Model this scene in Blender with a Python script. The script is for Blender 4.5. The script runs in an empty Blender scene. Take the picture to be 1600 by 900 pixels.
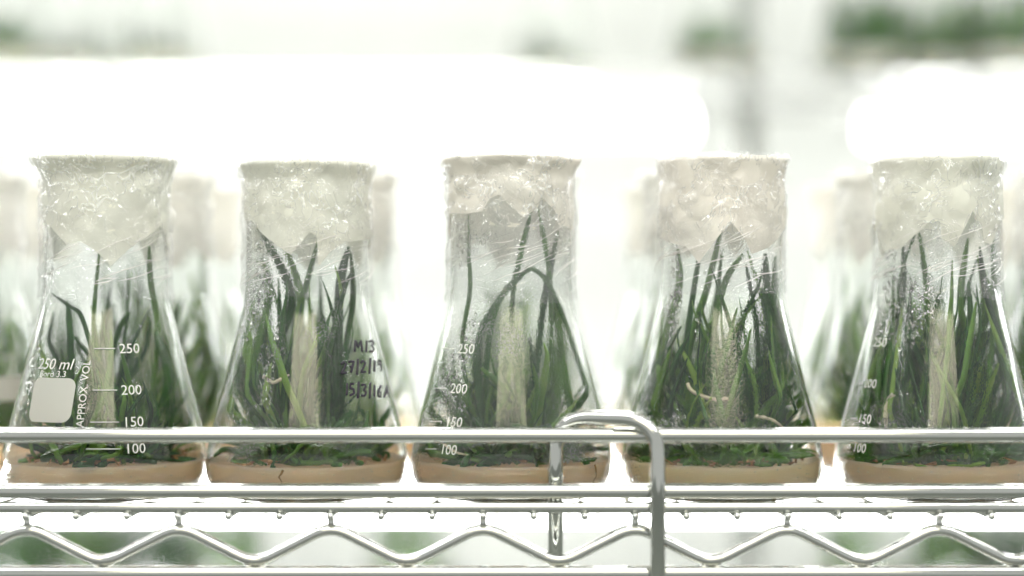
import bpy, bmesh, math, random
from mathutils import Vector, noise
R = math.radians
MM = 0.001
sc = bpy.context.scene
C = sc.collection
rnd = random.Random(7)

# ------------------------------------------------------------------ camera, world, exposure
CAM_D, CAM_H, FPX = 700.0, 89.0, 2520.0          # mm in front of the flask axes, mm above the deck, focal length in px of 1600
cam = bpy.data.cameras.new('camera'); camo = bpy.data.objects.new('camera', cam); C.objects.link(camo)
camo.location = (0, -CAM_D*MM, CAM_H*MM); camo.rotation_euler = (R(90), 0, 0)
cam.sensor_width = 36; cam.lens = FPX/1600*36
cam.clip_start = .01; cam.clip_end = 50
cam.dof.use_dof = True; cam.dof.focus_distance = .667; cam.dof.aperture_fstop = 2.0
sc.camera = camo
w = bpy.data.worlds.new('World'); sc.world = w; w.use_nodes = True
w.node_tree.nodes['Background'].inputs[0].default_value = (.975, 1.0, .965, 1)
w.node_tree.nodes['Background'].inputs[1].default_value = .43
sc.view_settings.view_transform = 'Standard'; sc.view_settings.look = 'None'
sc.view_settings.exposure = .65; sc.view_settings.gamma = 1
sc.render.engine = 'CYCLES'
cy = sc.cycles
cy.use_denoising = True
cy.max_bounces = 28; cy.transmission_bounces = 28; cy.transparent_max_bounces = 28
cy.diffuse_bounces = 12; cy.glossy_bounces = 6
cy.sample_clamp_indirect = 20; cy.caustics_reflective = False; cy.caustics_refractive = True
cy.blur_glossy = .5

# ------------------------------------------------------------------ materials
def mat(name):
    m = bpy.data.materials.new(name); m.use_nodes = True
    nt = m.node_tree; nt.nodes.clear()
    out = nt.nodes.new('ShaderNodeOutputMaterial')
    def N(t, **k):
        n = nt.nodes.new('ShaderNode'+t)
        for a, b in k.items():
            if a.startswith('i_'): n.inputs[a[2:].replace('_', ' ')].default_value = b
            else: setattr(n, a, b)
        return n
    L = nt.links.new
    return m, N, L, out
def col(c): return (c[0], c[1], c[2], 1)

def m_glass(name, fog=.16, bump=.35, tint=(.995, 1, .995)):
    m, N, L, out = mat(name)
    g = N('BsdfGlass'); g.inputs['IOR'].default_value = 1.45; g.inputs['Color'].default_value = col(tint)
    g.inputs['Roughness'].default_value = 0
    tc = N('TexCoord'); oi = N('ObjectInfo')
    add = N('VectorMath', operation='ADD'); L(tc.outputs['Object'], add.inputs[0])
    sc_ = N('VectorMath', operation='SCALE'); sc_.inputs['Scale'].default_value = 7
    cx = N('CombineXYZ'); L(oi.outputs['Random'], cx.inputs[0]); L(oi.outputs['Random'], cx.inputs[1])
    L(cx.outputs[0], sc_.inputs[0]); L(sc_.outputs[0], add.inputs[1])
    # patches where breath and droplets sit
    mp = N('Mapping'); mp.inputs['Scale'].default_value = (1, 1, .35); L(add.outputs[0], mp.inputs[0])
    pn = N('TexNoise'); pn.inputs['Scale'].default_value = 38; pn.inputs['Detail'].default_value = 3; L(mp.outputs[0], pn.inputs['Vector'])
    pr = N('ValToRGB'); pr.color_ramp.elements[0].position = .46; pr.color_ramp.elements[1].position = .62; L(pn.outputs[0], pr.inputs[0])
    vo = N('TexVoronoi'); vo.inputs['Scale'].default_value = 900; L(add.outputs[0], vo.inputs['Vector'])
    vr = N('ValToRGB'); vr.color_ramp.elements[0].color = (1, 1, 1, 1); vr.color_ramp.elements[1].color = (0, 0, 0, 1)
    vr.color_ramp.elements[1].position = .55; L(vo.outputs['Distance'], vr.inputs[0])
    mu = N('Math', operation='MULTIPLY'); L(pr.outputs[0], mu.inputs[0]); L(vr.outputs[0], mu.inputs[1])
    wv = N('TexNoise'); wv.inputs['Scale'].default_value = 25; L(add.outputs[0], wv.inputs['Vector'])
    ad = N('Math', operation='MULTIPLY_ADD'); ad.inputs[1].default_value = .35; L(wv.outputs[0], ad.inputs[0]); L(mu.outputs[0], ad.inputs[2])
    bp = N('Bump'); bp.inputs['Strength'].default_value = bump; bp.inputs['Distance'].default_value = .0005
    L(ad.outputs[0], bp.inputs['Height']); L(bp.outputs[0], g.inputs['Normal'])
    tr = N('BsdfTranslucent'); tr.inputs[0].default_value = (.9, .95, .9, 1)
    df = N('BsdfDiffuse'); df.inputs[0].default_value = (.85, .9, .86, 1)
    mt = N('MixShader'); mt.inputs[0].default_value = .35; L(tr.outputs[0], mt.inputs[1]); L(df.outputs[0], mt.inputs[2])
    fm = N('Math', operation='MULTIPLY_ADD'); fm.inputs[1].default_value = fog; fm.inputs[2].default_value = fog*.12; L(pr.outputs[0], fm.inputs[0])
    mx = N('MixShader'); L(fm.outputs[0], mx.inputs[0]); L(g.outputs[0], mx.inputs[1]); L(mt.outputs[0], mx.inputs[2])
    L(mx.outputs[0], out.inputs[0]); return m

def m_leaf(name, ramp, rough=.4):
    m, N, L, out = mat(name)
    oi = N('ObjectInfo'); tc = N('TexCoord')
    n = N('TexNoise'); n.inputs['Scale'].default_value = 45; n.inputs['Detail'].default_value = 4; L(tc.outputs['Object'], n.inputs['Vector'])
    ad = N('Math', operation='MULTIPLY_ADD'); ad.inputs[1].default_value = .55
    sb = N('Math', operation='MULTIPLY_ADD'); sb.inputs[1].default_value = 1.5; sb.inputs[2].default_value = -.5
    L(n.outputs[0], sb.inputs[0]); L(oi.outputs['Random'], ad.inputs[0])
    hf = N('Math', operation='MULTIPLY'); hf.inputs[1].default_value = .6; L(sb.outputs[0], hf.inputs[0]); L(hf.outputs[0], ad.inputs[2])
    cr = N('ValToRGB'); e = cr.color_ramp.elements
    for i, (p, c) in enumerate(ramp):
        if i < 2: e[i].position = p; e[i].color = col(c)
        else: x = e.new(p); x.color = col(c)
    L(ad.outputs[0], cr.inputs[0])
    p = N('BsdfPrincipled'); L(cr.outputs[0], p.inputs['Base Color']); p.inputs['Roughness'].default_value = rough
    # fine lengthwise veins
    mp = N('Mapping'); mp.inputs['Scale'].default_value = (1600, 1600, 60); L(tc.outputs['Object'], mp.inputs[0])
    vn = N('TexNoise'); vn.inputs['Scale'].default_value = 1; L(mp.outputs[0], vn.inputs['Vector'])
    bp = N('Bump'); bp.inputs['Strength'].default_value = .4; bp.inputs['Distance'].default_value = .0002; L(vn.outputs[0], bp.inputs['Height']); L(bp.outputs[0], p.inputs['Normal'])
    t = N('BsdfTranslucent'); L(cr.outputs[0], t.inputs[0])
    mx = N('MixShader'); mx.inputs[0].default_value = .42; L(p.outputs[0], mx.inputs[1]); L(t.outputs[0], mx.inputs[2])
    L(mx.outputs[0], out.inputs[0]); return m

def m_sheet(name, c, trans=.5, alpha=1.0, rough=.35, bscale=60, bstr=.3, gloss=.05):
    """thin sheet: diffuse + translucent (+ clear part) + a little gloss"""
    m, N, L, out = mat(name)
    tc = N('TexCoord'); oi = N('ObjectInfo')
    n = N('TexNoise'); n.inputs['Scale'].default_value = bscale; n.inputs['Detail'].default_value = 5; n.inputs['Distortion'].default_value = 1.2
    L(tc.outputs['Object'], n.inputs['Vector'])
    bp = N('Bump'); bp.inputs['Strength'].default_value = bstr; bp.inputs['Distance'].default_value = .002; L(n.outputs[0], bp.inputs['Height'])
    lo = N('TexNoise'); lo.inputs['Scale'].default_value = 22; lo.inputs['Detail'].default_value = 2
    of = N('VectorMath', operation='ADD'); L(tc.outputs['Object'], of.inputs[0]); L(oi.outputs['Random'], of.inputs[1]); L(of.outputs[0], lo.inputs['Vector'])
    cm = N('MixRGB'); cm.inputs[1].default_value = col(c); cm.inputs[2].default_value = col((c[0]*1.06, c[1]*.98, c[2]*.94)); L(lo.outputs[0], cm.inputs[0])
    d = N('BsdfDiffuse'); t = N('BsdfTranslucent')
    L(cm.outputs[0], d.inputs[0]); L(cm.outputs[0], t.inputs[0]); L(bp.outputs[0], d.inputs['Normal']); L(bp.outputs[0], t.inputs['Normal'])
    mx = N('MixShader'); mx.inputs[0].default_value = trans; L(d.outputs[0], mx.inputs[1]); L(t.outputs[0], mx.inputs[2])
    last = mx
    if alpha < 1:
        tp = N('BsdfTransparent'); m2 = N('MixShader')
        cr = N('ValToRGB'); cr.color_ramp.elements[0].position = .5; cr.color_ramp.elements[1].position = .72
        cr.color_ramp.elements[0].color = (alpha*.35,)*3+(1,); cr.color_ramp.elements[1].color = (min(1, alpha*1.6),)*3+(1,)
        L(n.outputs[0], cr.inputs[0]); L(cr.outputs[0], m2.inputs[0]); L(tp.outputs[0], m2.inputs[1]); L(mx.outputs[0], m2.inputs[2]); last = m2
    g = N('BsdfGlossy'); g.inputs['Roughness'].default_value = rough; L(bp.outputs[0], g.inputs['Normal'])
    lw = N('LayerWeight'); lw.inputs[0].default_value = .35; L(bp.outputs[0], lw.inputs['Normal'])
    gm = N('Math', operation='MULTIPLY_ADD'); gm.inputs[1].default_value = .08; gm.inputs[2].default_value = gloss; L(lw.outputs['Facing'], gm.inputs[0])
    m3 = N('MixShader'); L(gm.outputs[0], m3.inputs[0]); L(last.outputs[0], m3.inputs[1]); L(g.outputs[0], m3.inputs[2])
    L(m3.outputs[0], out.inputs[0]); return m

def m_simple(name, c, rough=.5, metal=0, bump=0, bscale=200, var=.1, stretch=(1, 1, 1)):
    m, N, L, out = mat(name)
    p = N('BsdfPrincipled'); p.inputs['Metallic'].default_value = metal
    tc = N('TexCoord'); mp = N('Mapping'); mp.inputs['Scale'].default_value = stretch; L(tc.outputs['Object'], mp.inputs[0])
    n = N('TexNoise'); n.inputs['Scale'].default_value = bscale; n.inputs['Detail'].default_value = 4; L(mp.outputs[0], n.inputs['Vector'])
    mx = N('MixRGB'); mx.inputs[1].default_value = col([x*(1-var) for x in c]); mx.inputs[2].default_value = col([min(1, x*(1+var)) for x in c]); L(n.outputs[0], mx.inputs[0])
    L(mx.outputs[0], p.inputs['Base Color'])
    mr = N('MapRange'); mr.inputs[3].default_value = max(0.02, rough*.7); mr.inputs[4].default_value = rough*1.4; L(n.outputs[0], mr.inputs[0]); L(mr.outputs[0], p.inputs['Roughness'])
    if bump:
        b = N('Bump'); b.inputs['Strength'].default_value = bump; b.inputs['Distance'].default_value = .0004; L(n.outputs[0], b.inputs['Height']); L(b.outputs[0], p.inputs['Normal'])
    L(p.outputs[0], out.inputs[0]); return m

def m_emit(name, c, s):
    m, N, L, out = mat(name); e = N('Emission'); e.inputs[0].default_value = col(c); e.inputs[1].default_value = s
    L(e.outputs[0], out.inputs[0]); return m

def m_agar(name, c):
    m, N, L, out = mat(name)
    tc = N('TexCoord')
    n = N('TexNoise'); n.inputs['Scale'].default_value = 60; n.inputs['Detail'].default_value = 4; L(tc.outputs['Object'], n.inputs['Vector'])
    mx = N('MixRGB'); mx.inputs[1].default_value = col(c); mx.inputs[2].default_value = col((c[0], c[1]*.92, c[2]*.80)); L(n.outputs[0], mx.inputs[0])
    p = N('BsdfPrincipled'); L(mx.outputs[0], p.inputs['Base Color']); p.inputs['Roughness'].default_value = .12
    b = N('Bump'); b.inputs['Strength'].default_value = .3; b.inputs['Distance'].default_value = .001; L(n.outputs[0], b.inputs['Height']); L(b.outputs[0], p.inputs['Normal'])
    p.inputs['Subsurface Weight'].default_value = .7; p.inputs['Subsurface Radius'].default_value = (1, .7, .45); p.inputs['Subsurface Scale'].default_value = .008
    t = N('BsdfTranslucent'); L(mx.outputs[0], t.inputs[0])
    ms = N('MixShader'); ms.inputs[0].default_value = .68; L(p.outputs[0], ms.inputs[1]); L(t.outputs[0], ms.inputs[2])
    rf = N('BsdfRefraction'); rf.inputs['IOR'].default_value = 1.2; rf.inputs['Roughness'].default_value = .3; rf.inputs['Color'].default_value = col((c[0], c[1]*.97, c[2]*.92))
    mr = N('MixShader'); mr.inputs[0].default_value = .12; L(ms.outputs[0], mr.inputs[1]); L(rf.outputs[0], mr.inputs[2])
    L(mr.outputs[0], out.inputs[0]); return m

GLASS = m_glass('flask_glass', fog=.0, bump=.16)
GLASS_CLEAR = m_glass('flask_glass_clear', fog=.0, bump=.06)
GLASS_FOG = m_glass('flask_glass_fogged', fog=.01, bump=.14)
DROP = None
def m_drop():
    m, N, L, out = mat('water_drop'); g = N('BsdfGlass'); g.inputs['IOR'].default_value = 1.33; g.inputs['Roughness'].default_value = 0
    L(g.outputs[0], out.inputs[0]); return m
DROP = m_drop()
DARK = [(0, (.014, .062, .016)), (.4, (.038, .15, .024)), (.75, (.12, .29, .035)), (1, (.34, .42, .06))]
LEAF = m_leaf('leaf_dark_green', DARK)
MID = m_leaf('leaf_mid_green', [(0, (.08, .22, .035)), (.5, (.18, .38, .055)), (.8, (.34, .52, .08)), (1, (.50, .54, .14))])
PALE = m_leaf('leaf_pale_green', [(0, (.16, .30, .10)), (.5, (.28, .44, .15)), (1, (.42, .54, .22))])
ROOT = m_simple('root_cream', (.55, .50, .34), .6, bump=.5, bscale=900)
DEBRIS = m_simple('dead_leaf_brown', (.38, .22, .09), .6, bscale=300, var=.4)
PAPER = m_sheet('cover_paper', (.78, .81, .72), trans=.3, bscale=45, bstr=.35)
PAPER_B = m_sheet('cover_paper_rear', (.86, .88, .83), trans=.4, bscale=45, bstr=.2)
PAPER_W = m_sheet('cover_paper_warm', (.81, .81, .74), trans=.3, bscale=55, bstr=.5)
def m_film(name, amt=.6, base=.04):
    m, N, L, out = mat(name)
    tc = N('TexCoord'); oi = N('ObjectInfo'); of = N('VectorMath', operation='ADD'); L(tc.outputs['Object'], of.inputs[0]); L(oi.outputs['Random'], of.inputs[1])
    acc = None
    for sc_, wd, di in ((50, .02, 2.5), (110, .03, 2.0)):
        n = N('TexNoise'); n.inputs['Scale'].default_value = sc_; n.inputs['Detail'].default_value = 1; n.inputs['Distortion'].default_value = di
        L(of.outputs[0], n.inputs['Vector'])
        a = N('Math', operation='SUBTRACT'); a.inputs[1].default_value = .5; L(n.outputs[0], a.inputs[0])
        b = N('Math', operation='ABSOLUTE'); L(a.outputs[0], b.inputs[0])
        r = N('MapRange'); r.inputs[1].default_value = 0; r.inputs[2].default_value = wd; r.inputs[3].default_value = 1; r.inputs[4].default_value = 0; L(b.outputs[0], r.inputs[0])
        if acc is None: acc = r.outputs[0]
        else:
            x = N('Math', operation='MAXIMUM'); L(acc, x.inputs[0]); L(r.outputs[0], x.inputs[1]); acc = x.outputs[0]
    ms = N('TexNoise'); ms.inputs['Scale'].default_value = 60; ms.inputs['Detail'].default_value = 2; L(of.outputs[0], ms.inputs['Vector'])
    mr = N('ValToRGB'); mr.color_ramp.elements[0].position = .4; mr.color_ramp.elements[1].position = .65; L(ms.outputs[0], mr.inputs[0])
    sp = N('SeparateXYZ'); L(tc.outputs['Object'], sp.inputs[0])
    hz = N('MapRange'); hz.inputs[1].default_value = .100; hz.inputs[2].default_value = .125; hz.inputs[3].default_value = .25; hz.inputs[4].default_value = 1; L(sp.outputs[2], hz.inputs[0])
    q = N('Math', operation='MULTIPLY'); L(acc, q.inputs[0]); L(mr.outputs[0], q.inputs[1])
    q2 = N('Math', operation='MULTIPLY'); L(q.outputs[0], q2.inputs[0]); L(hz.outputs[0], q2.inputs[1])
    q3 = N('Math', operation='MULTIPLY_ADD'); q3.inputs[1].default_value = amt; q3.inputs[2].default_value = base; L(q2.outputs[0], q3.inputs[0])
    d = N('BsdfDiffuse'); t = N('BsdfTranslucent'); d.inputs[0].default_value = t.inputs[0].default_value = (.96, .97, .95, 1)
    bp = N('Bump'); bp.inputs['Strength'].default_value = .5; bp.inputs['Distance'].default_value = .0008; L(acc, bp.inputs['Height'])
    mx = N('MixShader'); mx.inputs[0].default_value = .35; L(d.outputs[0], mx.inputs[1]); L(t.outputs[0], mx.inputs[2])
    tp = N('BsdfTransparent'); m2 = N('MixShader'); L(q3.outputs[0], m2.inputs[0]); L(tp.outputs[0], m2.inputs[1]); L(mx.outputs[0], m2.inputs[2])
    g = N('BsdfGlossy'); g.inputs['Roughness'].default_value = .08; L(bp.outputs[0], g.inputs['Normal'])
    fc = N('LayerWeight'); fc.inputs[0].default_value = .5; L(bp.outputs[0], fc.inputs['Normal'])
    fr = N('Math', operation='POWER'); fr.inputs[1].default_value = 5; L(fc.outputs['Facing'], fr.inputs[0])
    fm = N('Math', operation='MULTIPLY_ADD'); fm.inputs[1].default_value = .85; fm.inputs[2].default_value = .065; fm.use_clamp = True; L(fr.outputs[0], fm.inputs[0])
    m3 = N('MixShader'); L(fm.outputs[0], m3.inputs[0]); L(m2.outputs[0], m3.inputs[1]); L(g.outputs[0], m3.inputs[2])
    L(m3.outputs[0], out.inputs[0]); return m
FILM = m_film('cling_film')
def m_mist(name, amt, spread, base):
    """breath of fine droplets on the inner glass: white speckle over clear"""
    m, N, L, out = mat(name)
    tc = N('TexCoord'); oi = N('ObjectInfo'); of = N('VectorMath', operation='ADD'); L(tc.outputs['Object'], of.inputs[0])
    k = N('VectorMath', operation='SCALE'); k.inputs['Scale'].default_value = 3; L(oi.outputs['Random'], k.inputs[0]); L(k.outputs[0], of.inputs[1])
    mp = N('Mapping'); mp.inputs['Scale'].default_value = (1, 1, .45); L(of.outputs[0], mp.inputs[0])
    n = N('TexNoise'); n.inputs['Scale'].default_value = 42; n.inputs['Detail'].default_value = 5; n.inputs['Roughness'].default_value = .6; L(mp.outputs[0], n.inputs['Vector'])
    r = N('ValToRGB'); r.color_ramp.elements[0].position = .60-spread; r.color_ramp.elements[1].position = .74-spread; L(n.outputs[0], r.inputs[0])
    v = N('TexVoronoi'); v.inputs['Scale'].default_value = 1250; L(of.outputs[0], v.inputs['Vector'])
    vr = N('MapRange'); vr.inputs[1].default_value = .15; vr.inputs[2].default_value = .5; vr.inputs[3].default_value = 1; vr.inputs[4].default_value = 0; L(v.outputs['Distance'], vr.inputs[0])
    q = N('Math', operation='MULTIPLY_ADD'); q.inputs[1].default_value = .75; q.inputs[2].default_value = .25; L(vr.outputs[0], q.inputs[0])
    q2 = N('Math', operation='MULTIPLY'); L(q.outputs[0], q2.inputs[0]); L(r.outputs[0], q2.inputs[1])
    q3 = N('Math', operation='MULTIPLY_ADD'); q3.inputs[1].default_value = amt; q3.inputs[2].default_value = base; L(q2.outputs[0], q3.inputs[0])
    d = N('BsdfDiffuse'); t = N('BsdfTranslucent'); d.inputs[0].default_value = t.inputs[0].default_value = (.97, .98, .96, 1)
    mx = N('MixShader'); mx.inputs[0].default_value = .6; L(d.outputs[0], mx.inputs[1]); L(t.outputs[0], mx.inputs[2])
    tp = N('BsdfTransparent'); m2 = N('MixShader'); L(q3.outputs[0], m2.inputs[0]); L(tp.outputs[0], m2.inputs[1]); L(mx.outputs[0], m2.inputs[2])
    L(m2.outputs[0], out.inputs[0]); return m
MIST = {'clear': m_mist('mist_light', .4, .03, .0), 'mid': m_mist('mist_medium', .5, .085, .01), 'fog': m_mist('mist_heavy', .5, .13, .07)}
CREASE = m_sheet('film_crease', (.97, .98, .96), trans=.5, bscale=200, bstr=.1, rough=.15, gloss=.15)
AGAR = [m_agar('agar_tan', (.98, .84, .69)), m_agar('agar_salmon', (1, .85, .70)), m_agar('agar_yellow', (.99, .88, .70)), m_agar('agar_white', (.80, .83, .74))]
CHROME = m_simple('chrome_wire', (.60, .61, .58), .075, metal=1, bump=.05, bscale=60, var=.06, stretch=(.15, 1, 1))
PRINT = m_simple('white_print', (.66, .69, .61), .5, bscale=500, var=.08)
PATCH = m_sheet('white_marking_patch', (.80, .82, .76), trans=.5, bscale=200, bstr=.05, gloss=.02)
INK = m_simple('black_ink', (.02, .02, .025), .5, var=.2)
WALLM = m_simple('painted_wall', (.74, .76, .72), .7, bump=.1, bscale=20, var=.04)
FLOORM = m_simple('grey_floor', (.28, .30, .27), .5, bump=.1, bscale=5, var=.15)
TUBE = m_emit('lit_tube', (1.0, 1.0, .995), 9)
TUBE3 = m_emit('lit_tube_below', (1.0, 1.0, .99), 16)
TUBE2 = m_emit('lit_tube_above', (1.0, 1.0, .98), 21)
PANEL = m_emit('lit_panel', (1.0, .93, .72), 4)
WHITEP = m_simple('white_enamel', (.8, .8, .78), .4, var=.05)

# ------------------------------------------------------------------ helpers
def link(o): C.objects.link(o); return o
def obj(name, data, material=None, parent=None, smooth=True, loc=(0, 0, 0), kind=None, label=None):
    if isinstance(data, bmesh.types.BMesh):
        me = bpy.data.meshes.new(name); data.to_mesh(me); data.free()
    else: me = data
    if material and not me.materials: me.materials.append(material)
    if smooth:
        for p in me.polygons: p.use_smooth = True
    o = bpy.data.objects.new(name, me); o.location = [c*MM for c in loc]
    if parent: o.parent = parent
    if kind: o['kind'] = kind
    if label: o['label'] = label
    return link(o)
def thing(name, label, cat, loc=(0, 0, 0), group=None, rotz=0):
    o = bpy.data.objects.new(name, None); o.location = [c*MM for c in loc]; o.rotation_euler = (0, 0, rotz)
    o.empty_display_size = .02
    o['label'] = label; o['category'] = cat
    if group: o['group'] = group
    return link(o)
def catmull(P, n):
    out = []
    Q = [P[0]]+list(P)+[P[-1]]
    for i in range(1, len(Q)-2):
        a, b, c, d = [Vector(q) for q in Q[i-1:i+3]]
        for k in range(n):
            t = k/n
            out.append(.5*((2*b)+(c-a)*t+(2*a-5*b+4*c-d)*t*t+(3*b-a-3*c+d)*t**3))
    out.append(Vector(P[-1])); return out
def add_tube(bm, pts, rad, seg=8, flat=1.0, twist=0.0, cap=True, up=None):
    """pts mm; rad number or list; flat squeezes the section (ribbon-like leaves)"""
    n = len(pts); rings = []; prev = None
    for i, p in enumerate(pts):
        t = (pts[min(i+1, n-1)]-pts[max(i-1, 0)])
        if t.length < 1e-6: t = Vector((0, 0, 1))
        t.normalize()
        if prev is None:
            a = up or (Vector((0, 1, 0)) if abs(t.y) < .9 else Vector((1, 0, 0)))
        else: a = prev
        nrm = (a-t*a.dot(t))
        if nrm.length < 1e-4: nrm = t.orthogonal()
        nrm.normalize(); prev = nrm; bi = t.cross(nrm)
        r = rad[i] if isinstance(rad, (list, tuple)) else rad
        ca, sa = math.cos(twist*i/n), math.sin(twist*i/n)
        n2 = nrm*ca+bi*sa; b2 = bi*ca-nrm*sa
        ring = []
        for k in range(seg):
            th = 2*math.pi*k/seg
            ring.append(bm.verts.new((p+(n2*math.cos(th)*flat+b2*math.sin(th))*r)*MM))
        rings.append(ring)
    for i in range(n-1):
        for k in range(seg):
            bm.faces.new((rings[i][k], rings[i][(k+1) % seg], rings[i+1][(k+1) % seg], rings[i+1][k]))
    if cap:
        bm.faces.new(rings[0][::-1]); bm.faces.new(rings[-1])
def lathe(bm, prof, seg=96, close=False, rfun=None):
    rings = []
    for (r, h) in prof:
        if r < 1e-6: rings.append([bm.verts.new((0, 0, h*MM))]); continue
        ring = []
        for k in range(seg):
            a = 2*math.pi*k/seg; rr, hh = (r, h) if rfun is None else rfun(r, h, a)
            ring.append(bm.verts.new((rr*math.sin(a)*MM, -rr*math.cos(a)*MM, hh*MM)))
        rings.append(ring)
    for A, B in zip(rings[:-1], rings[1:]):
        for k in range(seg):
            k2 = (k+1) % seg
            if len(A) == 1 and len(B) == 1: continue
            if len(A) == 1: bm.faces.new((A[0], B[k2], B[k]))
            elif len(B) == 1: bm.faces.new((A[k], A[k2], B[0]))
            else: bm.faces.new((A[k], A[k2], B[k2], B[k]))
    return rings
def bend_path(P, rad, n=10):
    out = [P[0]]
    for i in range(1, len(P)-1):
        a, b, c = P[i-1], P[i], P[i+1]
        u = (a-b).normalized(); v = (c-b).normalized()
        r = min(rad, (a-b).length*.48, (c-b).length*.48)
        s, e = b+u*r, b+v*r
        for k in range(n+1):
            t = k/n; out.append(s*(1-t)**2+b*2*t*(1-t)+e*t*t)
    out.append(P[-1]); return out
def px2w(px, py, yoff):
    """a photo pixel at depth yoff mm behind the flask axes -> mm"""
    z = CAM_D+yoff
    return Vector(((px-800)/FPX*z, yoff, CAM_H-(py-450)/FPX*z))
def box(bm, c, s):
    m = bmesh.ops.create_cube(bm, size=1)
    for v in m['verts']: v.co = Vector(((v.co.x*s[0]+c[0])*MM, (v.co.y*s[1]+c[1])*MM, (v.co.z*s[2]+c[2])*MM))

# ------------------------------------------------------------------ setting
bm = bmesh.new(); box(bm, (0, 1400, 300), (9000, 40, 3000)); o = obj('back_wall', bm, WALLM, smooth=False); o['kind'] = 'structure'; o['label'] = 'white painted wall blurred behind the racks'
bm = bmesh.new(); box(bm, (0, -500, -1220), (9000, 6000, 40)); o = obj('floor', bm, FLOORM, smooth=False); o['kind'] = 'structure'; o['label'] = 'grey floor below the racks'

# ------------------------------------------------------------------ the wire shelf in front
RAIL_Y = -58.0      # distance of the front rails before the flask axes
def rail_h(py, yy=RAIL_Y): return CAM_H-(py-450)/FPX*(CAM_D+yy)
shelf = thing('wire_shelf', 'chrome wire shelf carrying the front row of flasks, with a zigzag edge', 'shelf', (0, 0, 0))
X0, X1 = -330, 330
def straight(name, h, y, r, parent, x0=X0, x1=X1, seg=20):
    bm = bmesh.new(); n = 12
    add_tube(bm, [Vector((x0+(x1-x0)*i/n, y, h)) for i in range(n+1)], r, seg)
    return obj(name, bm, CHROME, parent)
straight('front_rail', rail_h(767.5), RAIL_Y, 3.1, shelf)
straight('front_rail', rail_h(793), RAIL_Y, 2.55, shelf)
straight('front_rail', rail_h(895.5), RAIL_Y, 3.05, shelf)
straight('back_rail', 1.5, 395, 3, shelf); straight('back_rail', -24, 395, 3, shelf)
for yy in (70, 200, 320): straight('cross_rail', -5.8, yy, 2.6, shelf)
# deck wires, one mesh shared
bm = bmesh.new(); pts = [Vector((0, RAIL_Y-2.6+i*38, -1.7)) for i in range(13)]
add_tube(bm, pts, 1.5, 10)
s_ = bmesh.ops.create_uvsphere(bm, u_segments=12, v_segments=8, radius=2.0*MM)
for v in s_['verts']: v.co = v.co*.85+Vector((0, (RAIL_Y-2.6)*MM, -1.6*MM))
me_wire = bpy.data.meshes.new('deck_wire'); bm.to_mesh(me_wire); bm.free(); me_wire.materials.append(CHROME)
pitch = 79.2/FPX*(CAM_D+RAIL_Y)
x_first = (42-800)/FPX*(CAM_D+RAIL_Y)
for i in range(-4, 25):
    obj('deck_wire', me_wire, None, shelf, loc=(x_first+i*pitch, 0, 0))
# zigzag wire
hp, ht = rail_h(827), rail_h(877)
pts = []
half = 1.5*pitch
k0 = -4
for k in range(k0, 20):
    xa = x_first+k*half
    a_, b_ = (hp, ht) if k % 2 == 0 else (ht, hp)
    ov = (a_-b_)*.10
    pts.append(Vector((xa, RAIL_Y+.3, a_+ov)))
bm = bmesh.new()
sm = bend_path(pts, 7.5, 10)
add_tube(bm, sm, 2.25, 14); obj('truss_wire', bm, CHROME, shelf)
bm = bmesh.new()
for k in range(k0, 20):
    xa = x_first+k*half; hh, dz = ((hp+2.2), 1) if k % 2 == 0 else (ht-2.0, -1)
    for dx in ((0,) if dz > 0 else (-2.6, 2.6)):
        s_ = bmesh.ops.create_uvsphere(bm, u_segments=12, v_segments=8, radius=1.5*MM)
        for v in s_['verts']: v.co = Vector((v.co.x*(1.1 if dz > 0 else 1.7)+(xa+dx)*MM, v.co.y+(RAIL_Y)*MM, v.co.z*(1.6 if dz > 0 else .7)+(hh+(.6 if dz > 0 else -.2))*MM))
obj('weld_bead', bm, CHROME, shelf, kind='stuff')
# ledge: rail + end loop
ledge = thing('shelf_ledge', 'chrome ledge rail above the shelf edge with a bent tube loop over it', 'shelf ledge', (0, 0, 0))
straight('ledge_rail', rail_h(680), RAIL_Y, 3.1, ledge)
yf, yb = RAIL_Y-7.2, RAIL_Y+6.6
def P(px, py, y): return px2w(px, py, y)
top = P(950, 655, yf).z
fr, bk = P(1028, 700, yf), P(868, 700, yb)
path = bend_path([Vector((fr.x, yf, -60)), Vector((fr.x, yf, top)), Vector((bk.x, yb, top)), Vector((bk.x, yb, rail_h(872, yb)))], 15)
bm = bmesh.new(); add_tube(bm, path, 3.05, 20); obj('end_loop', bm, CHROME, ledge)

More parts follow.
